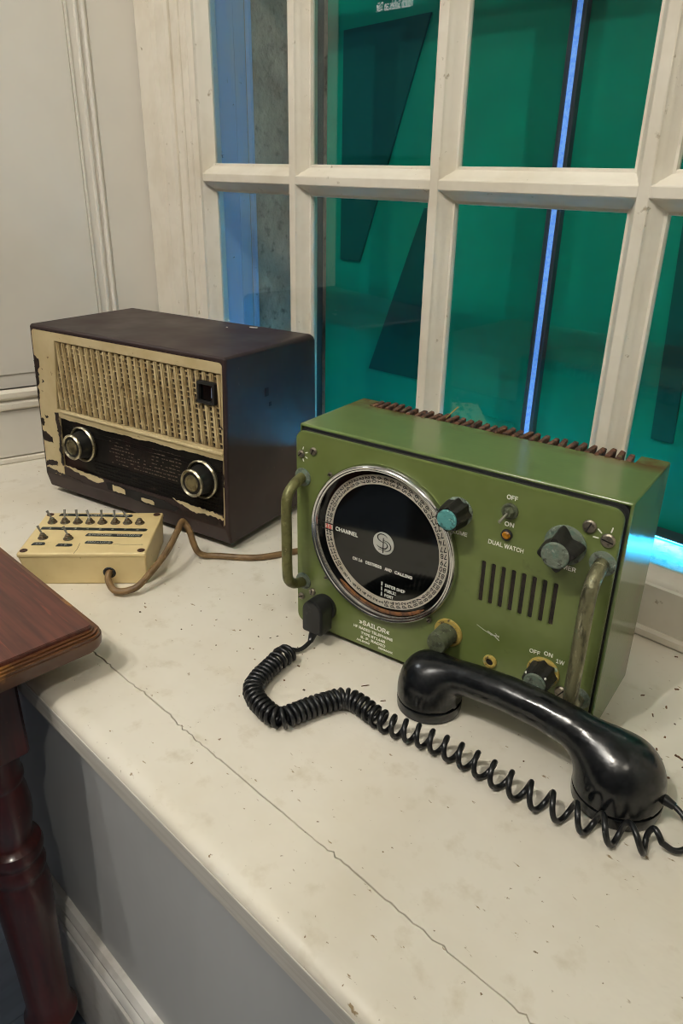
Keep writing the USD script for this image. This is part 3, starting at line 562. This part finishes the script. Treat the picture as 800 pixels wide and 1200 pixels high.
# small ticks by the corner screws
def ticks(u, z, angs, r0=.0085, r1=.0125):
    q = unary_union([LineString([(r0*math.cos(a), r0*math.sin(a)), (r1*math.cos(a), r1*math.sin(a))]).buffer(.0006) for a in map(math.radians, angs)])
    obj('dial_ticks', pan(ext(q, .0003), PV, u, z), M_white, sr, smooth=False)
ticks(.3415, .2172, (80, 140, 180)); ticks(.0105, .2212, (70, 20, -25, -70), .0062, .0085)
PF = -.0102
def screw(u, z, r, a, m=M_steel):
    s = obj('screw', pan(tf(lathe([(r, 0), (r, .0012), (r*.8, .0024), (0, .0028)], 20), t=(u, z, 0)), PF), m, sr)
    obj('slot', pan(tf(ext(sbox(-r*.8, -.0006, r*.8, .0006), .0003), rotz(a), (u, z, .0026)), PF), M_dark, s, smooth=False)
for (u, z, r, a) in ((.3244, .2256, .0062, 1.2), (.3415, .2172, .0064, -.2), (.0105, .2212, .0042, .8), (.0270, .2275, .0044, 1.1), (.0095, .0425, .0042, .5), (.0255, .0538, .0044, 1.4), (.0494, .2065, .0026, .3), (.1788, .0747, .0030, .8), (.3245, .0490, .0066, 1.0), (.0455, .0800, .0024, .2)):
    screw(u, z, r, a)
# knobs
def knobset(u, z, base_r, base_m, body_r, lobes, length, cap_r, cap_m, depth=.12, rot=0.):
    kb = obj('control_knob', None_body(u, z, body_r, lobes, length, depth, rot), M_knob, sr, smooth=40)
    obj('washer', pan(tf(lathe([(base_r, 0), (base_r, .0015), (base_r*.9, .0026), (0, .0028)], 32), t=(u, z, 0)), PF), base_m, kb)
    obj('cap', pan(tf(lathe([(cap_r, length), (cap_r, length+.0010), (cap_r*.9, length+.0018), (0, length+.0020)], 28), t=(u, z, 0)), PF), cap_m, kb)
def None_body(u, z, r, lobes, L, depth, rot):
    n = 72; secs = []
    for zz, k in ((.0022, 1.0), (.006, 1.0), (L*.9, .90), (L, .84)):
        a = np.arange(n)*2*np.pi/n; rr = r*k*(1-depth*(.5-.5*np.cos(lobes*(a-rot)))**.7) if lobes else np.full(n, r*k)
        secs.append(np.c_[rr*np.cos(a), rr*np.sin(a), np.full(n, zz)])
    V = np.vstack(secs + [[(0, 0, secs[0][0][2]), (0, 0, L)]]); Fc = []
    for i in range(len(secs)-1):
        for j in range(n):
            k = (j+1) % n; A, B, C, D_ = i*n+j, i*n+k, (i+1)*n+k, (i+1)*n+j; Fc += [(A, B, C), (A, C, D_)]
    c0, c1 = len(V)-2, len(V)-1; e = (len(secs)-1)*n
    for j in range(n):
        k = (j+1) % n; Fc += [(c0, k, j), (c1, e+j, e+k)]
    return pan(trimesh.Trimesh(V+np.array([u, z, 0]), np.array(Fc), process=False), PF)
knobset(.2008, .2054, .0150, M_patina, .0150, 8, .0235, .0102, M_turq, .16)
knobset(.3062, .2022, .0190, M_patina, .0192, 4, .0250, .0124, M_patina, .42, math.radians(100))
knobset(.3045, .0640, .0162, M_cork, .0150, 8, .0220, .0108, M_turq if False else M_patina, .16)
obj('knob_dots', pan(cat([tf(trimesh.creation.icosphere(1, .0013), t=(0.3045+.0125*math.cos(a), .0640+.0125*math.sin(a), .0212)) for a in (2.45, .75)]), PF), M_white, sr)
# bare shaft with yellowed washer, jack socket, toggle, lamp
sh = obj('spindle', pan(tf(lathe([(.0115, .002), (.0112, .024), (.0100, .0268), (0, .0272)], 28), t=(.2014, .0680, 0)), PF), M_greygreen, sr)
obj('washer', pan(tf(lathe([(.0158, 0), (.0158, .0014), (.0150, .0022), (0, .0024)], 32), t=(.2018, .0682, 0)), PF), M_cork, sh)
js = obj('jack_socket', pan(tf(ring([(.0040, 0), (.0072, 0), (.0070, .0022), (.0055, .0030), (.0040, .0028)], 28), t=(.2501, .0530, 0)), PF), M_cork, sr)
obj('jack_hole', pan(tf(lathe([(.0040, 0), (.0040, .0012), (0, .0012)], 20), t=(.2501, .0530, 0)), PF), M_dark, js)
tg = obj('toggle_switch', pan(tf(cat([lathe([(.0080, 0), (.0080, .0020), (.0072, .0026), (0, .0027)], 28), tf(lathe([(.0056, .002), (.0056, .0046), (.0038, .0070), (0, .0071)], 6), rotz(.3))]), t=(.2520, .2200, 0)), PF), M_greygreen, sr)
obj('lever', pan(tf(tube([(0, 0, .006), (-.0012, -.0022, .010), (-.003, -.0062, .0165)], [.0010, .0012, .0016], 10), t=(.2520, .2200, 0)), PF), M_lever, tg)
lp = obj('indicator_lamp', pan(tf(lathe([(.0042, .0010), (.0040, .0022), (.0028, .0034), (0, .0040)], 24), t=(.2516, .1958, 0)), PF), M_amber, sr)
obj('lamp_rim', pan(tf(ring([(.0040, 0), (.0056, 0), (.0056, .0018), (.0048, .0026), (.0040, .0022)], 28), t=(.2516, .1958, 0)), PF), M_gasket, lp)
# handles
def handle(u, z0, z1, r, out, m):
    b = .022
    pts = [(u, -.009, z1), (u, -.016, z1-.0006), (u, -out*.72, z1-.005), (u, -out*.95, z1-.0145), (u, -out, z1-b-.008), (u, -out, (z0+z1)/2), (u, -out, z0+b+.008), (u, -out*.95, z0+.0145), (u, -out*.72, z0+.005), (u, -.016, z0+.0006), (u, -.009, z0)]
    h = obj('carry_handle', tube(spline(pts, 8), r, 14), m, sr, smooth=60)
    for z in (z0, z1): obj('flange', pan(tf(lathe([(r*1.75, 0), (r*1.7, .0014), (r*1.1, .0026), (0, .0028)], 24), t=(u, z, 0)), PF), M_patina, h)
handle(.0125, .0640, .1945, .0060, .0400, M_olive)
handle(.3405, .0500, .1945, .0068, .0380, M_brass)
obj('scratch', pan(ext(unary_union([LineString(q).buffer(w) for q, w in (([(.232, .0895), (.240, .0862), (.247, .0842)], .0003), ([(.244, .0865), (.252, .0835), (.2565, .0805)], .0005), ([(.2475, .0838), (.256, .0850)], .0005), ([(.252, .0870), (.256, .0835)], .0003))]), .0002), PV), M_dirtywhite, sr, smooth=False)
# case floor feet hidden; rust stain on the top edge is in the enamel

# ------------------------------------------------------------------ telephone handset with coiled cord and plug
E = np.array([-.364, .5055]); Mo = np.array([-.1690, .5240])
hs = thing('telephone_handset', 'glossy black bakelite telephone handset with coiled cord', 'telephone handset', (0, 0, 0))
ax = (Mo-E)/np.linalg.norm(Mo-E); Lh = np.linalg.norm(Mo-E); nn = np.array([-ax[1], ax[0]])
def hp(s, z, o=0.): q = E + ax*s*Lh + nn*o; return (q[0], q[1], z)
def sdf_cone(p, a, b, ra, rb):
    ba = b-a; L = ba@ba; h = np.clip(((p-a)@ba)/L, 0, 1); return np.linalg.norm(p-a-h[..., None]*ba, axis=-1) - (ra+(rb-ra)*h)
def smin(a, b, k): h = np.clip(.5+.5*(b-a)/k, 0, 1); return b+(a-b)*h-k*h*(1-h)
def dome(p, c, r, z0, top, kx):
    # squashed dome standing on a short collar
    q = np.hypot(p[..., 0]-c[0], p[..., 1]-c[1]); z = p[..., 2]
    e = np.sqrt((q/r)**2 + (np.maximum(z-z0, 0)/(top-z0))**kx) - 1
    return np.maximum(e*r*.72, .0115-z)
chain = [(-.02, .0395, .0178), (.10, .0470, .0170), (.25, .0525, .0166), (.42, .0560, .0168), (.60, .0560, .0174), (.76, .0525, .0184), (.90, .0460, .0200), (1.0, .0390, .0210)]
def handset_sdf(p):
    d = None
    for a, b in zip(chain[:-1], chain[1:]):
        c = sdf_cone(p, np.array(hp(a[0], a[1])), np.array(hp(b[0], b[1])), a[2], b[2]); d = c if d is None else np.minimum(d, c)
    d = smin(d, dome(p, E, .0332, .018, .0585, 2.6), .010)
    d = smin(d, dome(p, Mo, .0386, .016, .0610, 2.6), .016)
    return np.maximum(d, .0115-p[..., 2])
def surface(f, lo, hi, h):
    """marching tetrahedra of the distance field f on a grid"""
    n = np.ceil((np.array(hi)-lo)/h).astype(int)+1; ax_ = [lo[k]+h*np.arange(n[k]) for k in range(3)]
    G = np.stack(np.meshgrid(*ax_, indexing='ij'), -1); F = f(G).ravel(); G = G.reshape(-1, 3)
    I = np.arange(len(F)).reshape(n); c = [I[i:n[0]-1+i, j:n[1]-1+j, k:n[2]-1+k].ravel() for i in (0, 1) for j in (0, 1) for k in (0, 1)]
    tets = np.vstack([np.stack([c[q] for q in t], 1) for t in ((0, 1, 3, 7), (0, 3, 2, 7), (0, 2, 6, 7), (0, 6, 4, 7), (0, 4, 5, 7), (0, 5, 1, 7))])
    s_in = F[tets] < 0; tets = tets[(s_in.any(1)) & (~s_in.all(1))]; tris = []
    def cutp(a, b): lo_, hi_ = min(a, b), max(a, b); return (lo_, hi_)
    for t in tets:
        i = [q for q in t if F[q] < 0]; o = [q for q in t if F[q] >= 0]
        if len(i) == 1: tris.append([cutp(i[0], q) for q in o])
        elif len(i) == 3: tris.append([cutp(o[0], q) for q in i])
        else:
            A_, B_, C_, D_ = cutp(i[0], o[0]), cutp(i[0], o[1]), cutp(i[1], o[1]), cutp(i[1], o[0]); tris += [[A_, B_, C_], [A_, C_, D_]]
    E_ = {}; Fc = np.array([[E_.setdefault(e, len(E_)) for e in t] for t in tris]); K = np.array(list(E_.keys()))
    w = F[K[:, 0]]/(F[K[:, 0]]-F[K[:, 1]]); V = G[K[:, 0]] + (G[K[:, 1]]-G[K[:, 0]])*w[:, None]
    cen = V[Fc].mean(1); e = 1e-4; gr_ = np.stack([f(cen+np.eye(3)[k]*e)-f(cen-np.eye(3)[k]*e) for k in range(3)], -1)
    nrm = np.cross(V[Fc[:, 1]]-V[Fc[:, 0]], V[Fc[:, 2]]-V[Fc[:, 0]]); fl_ = (nrm*gr_).sum(1) < 0; Fc[fl_] = Fc[fl_][:, ::-1]
    return trimesh.Trimesh(V, Fc, process=False)
hm = surface(handset_sdf, (E[0]-.045, E[1]-.05, .008), (Mo[0]+.05, Mo[1]+.05, .080), .0030)
hm = trimesh.smoothing.filter_laplacian(hm, lamb=.4, iterations=3)
obj('grip', hm, M_bakelite, hs, smooth=True)
obj('ear_cap', tf(lathe([(.0300, 0), (.0326, .0012), (.0331, .004), (.0332, .0117), (.0329, .0121), (.0300, .0122)], 48), t=(*E, 0)), M_bakelite, hs, smooth=40)
obj('mouth_cap', tf(lathe([(.0350, 0), (.0378, .0012), (.0384, .004), (.0386, .0117), (.0383, .0121), (.0350, .0122)], 48), t=(*Mo, 0)), M_bakelite, hs, smooth=40)
# plug
PU, PZ = .0452, .0400
pl_ = obj('plug', tf(pan(plate(unary_union([Point(0, .006).buffer(.0138, 24), rrect(-.0138, -.0215, .0138, .008, .003)]), .0200, .0020), -.0180, PU, PZ), rotz(SA), (*SXY, 0)), M_plug, hs, smooth=40)
obj('plug_collar', tf(pan(lathe([(.0158, 0), (.0160, .0045), (.0135, .0055), (.0130, .0090), (0, .0092)], 32), -.0104, PU-.001, PZ+.001), rotz(SA), (*SXY, 0)), M_plug, pl_)
c0 = sw(PU-.001, -.030, PZ-.0215)
# cord
WR = .0026; CR = .0088
axis = [(-.5195, .4535), (-.5165, .432), (-.5085, .402), (-.4990, .3835), (-.4840, .3745), (-.4660, .3705), (-.4500, .3700), (-.4420, .3745), (-.4392, .3860), (-.4345, .4057), (-.4285, .4240), (-.4210, .4390), (-.4060, .4435), (-.3685, .4420), (-.3243, .4525), (-.2793, .4587), (-.2346, .4603), (-.1957, .4652), (-.1690, .4705), (-.1470, .4760), (-.1290, .4850), (-.1170, .4960)]
A = spline(axis, 30); seg = np.r_[0, np.cumsum(np.linalg.norm(np.diff(A, axis=0), axis=1))]; Ltot = seg[-1]
ss = np.linspace(0, Ltot, 2600); Ax = np.c_[np.interp(ss, seg, A[:, 0]), np.interp(ss, seg, A[:, 1])]
tight_end = .245
pitch = np.where(ss < .028, .0085, np.where(ss < tight_end-.03, .0061, np.interp(ss, [tight_end-.03, tight_end+.02, tight_end+.10, Ltot], [.0061, .0125, .0165, .0245])))
phase = np.r_[0, np.cumsum(2*np.pi/pitch[:-1]*np.diff(ss))] + 2.0
Tn = np.gradient(Ax, axis=0); Tn = np.c_[np.convolve(Tn[:, 0], np.ones(41)/41, 'same'), np.convolve(Tn[:, 1], np.ones(41)/41, 'same')]; Tn /= np.linalg.norm(Tn, axis=1, keepdims=True); Sd = np.c_[Tn[:, 1], -Tn[:, 0]]
rad = np.interp(ss, [0, .01, .03, tight_end, Ltot-.03, Ltot-.004, Ltot], [.0075, .0100, .0088, .0088, .0106, .0095, .004])
hx = np.c_[Ax + Sd*(rad*np.sin(phase))[:, None], WR+.0002+rad + rad*np.cos(phase)]
lead = spline([tuple(c0+np.array([0, 0, .004])), tuple(c0+np.array([-.001, -.004, -.006])), (-.5215, .4840, .0085), (-.5225, .4680, .0050), tuple(hx[0]+(hx[0]-hx[8])*.8)], 10)
tail = spline([tuple(hx[-1]), (-.1080, .5010, .0050), (-.1020, .5070, .0062), (-.1002, .5160, .0100), (-.1060, .5230, .0145), (-.1150, .5278, .0190), (-.1250, .5296, .0218), (-.1370, .5285, .0235)], 10)
step = np.r_[np.arange(0, len(hx), 3), len(hx)-1]
path = np.vstack([lead[:-1], hx[np.unique(step)], tail[1:]])
d_ = np.r_[True, np.linalg.norm(np.diff(path, axis=0), axis=1) > 2e-4]; path = path[d_]
obj('coiled_cord', tube(path, WR, 8), M_cord, hs, smooth=True)
obj('cord_boot', tube([(-.1390, .5283, .0236), (-.1300, .5292, .0228), (-.1225, .5294, .0212)], [.0050, .0046, .0034], 14), M_cord, hs)
obj('cord_boot', tube([tuple(c0+np.array([0, .001, .006])), tuple(c0+np.array([-.0008, -.003, -.005])), (-.5213, .4850, .0090)], [.0060, .0048, .0032], 14), M_cord, hs)

# ------------------------------------------------------------------ cream control box
BX = (-.8842, .308); BA = .8199; BW, BD, BH = .1654, .1255, .0473
cb = thing('control_box', 'small cream plastic control box with two rows of toggle switches', 'control box', (*BX, 0), BA)
LT = .0060
bod = hull(np.vstack([sph((x, y, z), .003, 8) for (x, y, z) in [(.003+.010, .003+.003, .003), (BW-.006, .006, .003), (BW-.006, BD-.006, .003), (.013, BD-.006, .003), (.004, .004, BH-LT), (BW-.004, .004, BH-LT), (BW-.004, BD-.004, BH-LT), (.004, BD-.004, BH-LT)]]))
obj('body', bod, M_boxcream, cb)
obj('lid', rbx(0, 0, BH-LT-.001, BW, BD, BH, .0028), M_boxcream, cb)
for q, w_ in (([(.0735, -.0002), (.0745, .012), (.0735, .028)], .00025), ([(.113, .0265), (.135, .0235), (.157, .0225)], .0002)): obj('crack', tf(ext(LineString(q).buffer(w_), .00015), t=(0, 0, BH)), M_chip, cb, smooth=False)
for (u, v) in ((.0075, .0080), (.0075, BD-.0080), (BW-.0080, BD-.0080), (BW-.0080, .0080)):
    s = obj('screw', tf(lathe([(.0050, -.001), (.0050, .0004), (.0040, .0010), (.0016, .0008), (0, .0006)], 18), t=(u, v, BH)), M_screwbrown, cb)
def toggle(u, v, lever=True, a=2.4):
    t = obj('toggle_switch', tf(cat([lathe([(.0066, 0), (.0066, .0010), (.0058, .0016), (0, .0016)], 22), tf(lathe([(.0052, .001), (.0052, .0036), (.0040, .0044), (0, .0044)], 6), rotz(u*90)), lathe([(.0034, .003), (.0034, .0062), (.0022, .0072), (0, .0072)], 16)]), t=(u, v, BH)), M_nut, cb)
    if lever:
        dx, dy = math.cos(a), math.sin(a)
        obj('lever', tf(tube([(0, 0, .006), (dx*.003, dy*.003, .0100), (dx*.0072, dy*.0072, .0165)], [.0011, .0013, .0018], 8), t=(u, v, BH)), M_lever, t)
for i, u in enumerate((.0180, .0355, .0530, .0700, .0870, .1050, .1220, .1390)):
    toggle(u, .0925-.0004*i, i < 7, (2.7, 1.7, 1.9, 2.2, 1.8, 1.8, 2.4, 0)[i])
toggle(.0205, .0440, True, 2.6); toggle(.0545, .0415, True, 2.5)
def label(u0, v0, u1, v1, txt, h=.0074, frac=.8, sub=None):
    a = math.atan2(v1-v0, u1-u0); L = math.hypot(u1-u0, v1-v0)
    lb = obj('label_strip', tf(ext(ragged([(0, -h/2), (L, -h/2), (L, h/2), (0, h/2)], .0002, .004, int(u0*1e4)), .0006), rotz(a), (u0, v0, BH)), M_label, cb, smooth=False)
    ms = []
    for s, f0, f1 in txt:
        t = text(s, width=(f1-f0)*L, height=h*.48, depth=.0002); ms.append(tf(t, rotz(a), (u0+math.cos(a)*f0*L, v0+math.sin(a)*f0*L, BH+.0006)))
        ms[-1].apply_translation((math.sin(a)*h*.24, -math.cos(a)*h*.24, 0))
    obj('lettering', cat(ms), M_labtxt, lb, smooth=False)
label(.0210, .1170, .1240, .1125, [('AL', .05, .12), ('B', .22, .26), ('TUEUP', .38, .62), ('MOBIS', .72, .95)])
label(.0090, .0735, .1530, .0670, [(str(i+1), .075+.118*i, .098+.118*i) for i in range(8)])
label(.0755, .0530, .1500, .0500, [('ENSURE', .04, .45), ('CHANNE', .55, .97)])
label(.0800, .0310, .1160, .0295, [('ON=UP8', .08, .92)])
label(.0125, .0270, .0290, .0270, [('10', .25, .70)]); label(.0450, .0232, .0650, .0225, [('-9', .25, .65)])
gz_ = .0180; GU = .1150
obj('grommet', tf(tf(ring([(.0042, 0), (.0088, 0), (.0086, .0020), (.0068, .0036), (.0044, .0030)], 28), np.array([[1, 0, 0], [0, 0, -1], [0, 1, 0]], float)), t=(GU, .0045, gz_)), M_gasket, cb)
cB, sB = math.cos(BA), math.sin(BA)
def bl(X, Y, Z): dx, dy = X-BX[0], Y-BX[1]; return (cB*dx+sB*dy, -sB*dx+cB*dy, Z)
cab_pts = [(GU, .012, gz_), (GU, -.001, gz_), (GU+.001, -.010, .0130), bl(-.7765, .3825, .0085), bl(-.7645, .3960, .0085), bl(-.7600, .4120, .0150), bl(-.7720, .4560, .0350), bl(-.7900, .4880, .0500), bl(-.8010, .5030, .0560), bl(-.8030, .5090, .0545), bl(-.7960, .5120, .0430), bl(-.7880, .5120, .0270), bl(-.7850, .5160, .0130), bl(-.7800, .5240, .0060), bl(-.7690, .5370, .0046), bl(-.7270, .5745, .0046), bl(-.7043, .6247, .0046), bl(-.690, .665, .0046), bl(-.660, .705, .0046), bl(-.60, .735, .0046)]
obj('cable', tube(spline(cab_pts, 10), .0044, 12), M_cable, cb, smooth=True)

# ------------------------------------------------------------------ side table
TX, TY = -.633, .2975; TZ = .0620
tb = thing('side_table', 'mahogany side table with worn moulded edge and turned leg', 'table', (-.74, .19, FZ))
tz = TZ-FZ
def tpoly(i, r): return rrect(-.62+i, -.74+i, TX+.74-i, TY-.19-i, r)
ms = [ext(tpoly(.0005, .017), .0150)]
layers_ = [(.006, .014, -.0280, -.0235), (.0025, .016, -.0240, -.0195), (.0005, .017, -.0200, -.0160), (0, .0175, -.0165, -.0105), (.001, .017, -.0110, -.0075), (.0035, .015, -.0080, -.0050), (.0065, .013, -.0052, -.0032)]
obj('moulded_edge', cat([tf(ext(tpoly(i, r), z1-z0), t=(0, 0, tz+z0)) for i, r, z0, z1 in layers_]), M_mahedge, tb, smooth=30)
obj('tabletop', cat([tf(ext(tpoly(.0105, .005), .0060), t=(0, 0, tz-.0052)), tf(ext(tpoly(.0115, .004), .0064), t=(0, 0, tz-.0050))]), M_mahog, tb, smooth=30)
lz = lambda z: z-FZ
prof = [(.0150, lz(-.668)), (.0200, lz(-.655)), (.0215, lz(-.625)), (.0250, lz(-.600)), (.0300, lz(-.592)), (.0355, lz(-.582)), (.0352, lz(-.575)), (.0300, lz(-.566)), (.0290, lz(-.545)), (.0298, lz(-.47)), (.0325, lz(-.39)), (.0348, lz(-.345)), (.0350, lz(-.325)), (.0335, lz(-.312)), (.0312, lz(-.306)), (.0310, lz(-.300)), (.0335, lz(-.296)), (.0348, lz(-.288)), (.0335, lz(-.281)), (.0310, lz(-.277)), (.0310, lz(-.272)), (.0345, lz(-.267)), (.0358, lz(-.258)), (.0340, lz(-.250)), (.0270, lz(-.245)), (.0250, lz(-.240)), (.0285, lz(-.222)), (.0312, lz(-.205)), (.0315, lz(-.190)), (.0295, lz(-.170)), (.0272, lz(-.158)), (.0272, lz(-.154)), (.0296, lz(-.150)), (.0296, lz(-.144)), (.0270, lz(-.138)), (.0290, lz(-.115)), (.0310, lz(-.100))]
def leg(dx, dy): return cat([tf(lathe(prof, 40), t=(dx, dy, 0)), bx(dx-.033, dy-.033, lz(-.112), dx+.033, dy+.033, tz-.0285, .004)])
for dx, dy in ((0, 0), (-.513, 0), (0, -.633), (-.513, -.633)): obj('leg', leg(dx, dy), M_leg, tb, smooth=35)
obj('apron', cat([bx(-.513, -.010, tz-.10, -.030, .010, tz-.028), bx(-.010, -.60, tz-.10, .010, -.030, tz-.028)]), M_leg, tb)

# ------------------------------------------------------------------ crumbs and scratches on the seat
g4 = np.random.default_rng(44); crumbs = []
def crumb(x, y, L, w, a, h=.0008): crumbs.append(tf(ext(ragged([(-L/2, -w/2), (L/2, -w/2), (L/2, w/2), (-L/2, w/2)], w*.15, L/6, int(abs(x*1e5)) % 9999), h), rotz(a), (x, y, 0)))
for i in range(34):
    x, y = -.20+g4.normal()*.05, .66+g4.normal()*.07
    if (x+.2226)*.986+(y-.5766)*.167 > .012 and y < .775: crumb(x, y, .0012+g4.random()*.004, .0008+g4.random()*.001, g4.random()*3)
for (x, y, L, w, a) in ((-.148, .615, .012, .0022, -.2), (-.139, .606, .008, .0018, .4), (-.497, .424, .0018, .0014, 0), (-.505, .452, .0030, .0012, .2), (-.470, .428, .0022, .0016, 0), (-.722, .385, .0022, .0016, 0), (-.735, .40, .0016, .001, 0), (-.655, .40, .0016, .001, 0), (-.6, .41, .0014, .001, 1), (-.25, .505, .0012, .001, 0), (-.545, .46, .005, .0012, 1.1), (-.43, .48, .009, .0008, 1.0), (-.40, .475, .006, .0008, .9), (-.575, .60, .004, .001, .3)):
    crumb(x, y, L, w, a)
for i in range(30):
    crumb(-.60+g4.normal()*.05, .47+g4.normal()*.04, .001+g4.random()*.0016, .0006+g4.random()*.0008, g4.random()*3, .0004) 
obj('crumb_scatter', cat(crumbs), M_debris, smooth=False, label='brown crumbs and specks scattered over the white window seat', category='crumbs', kind='stuff')
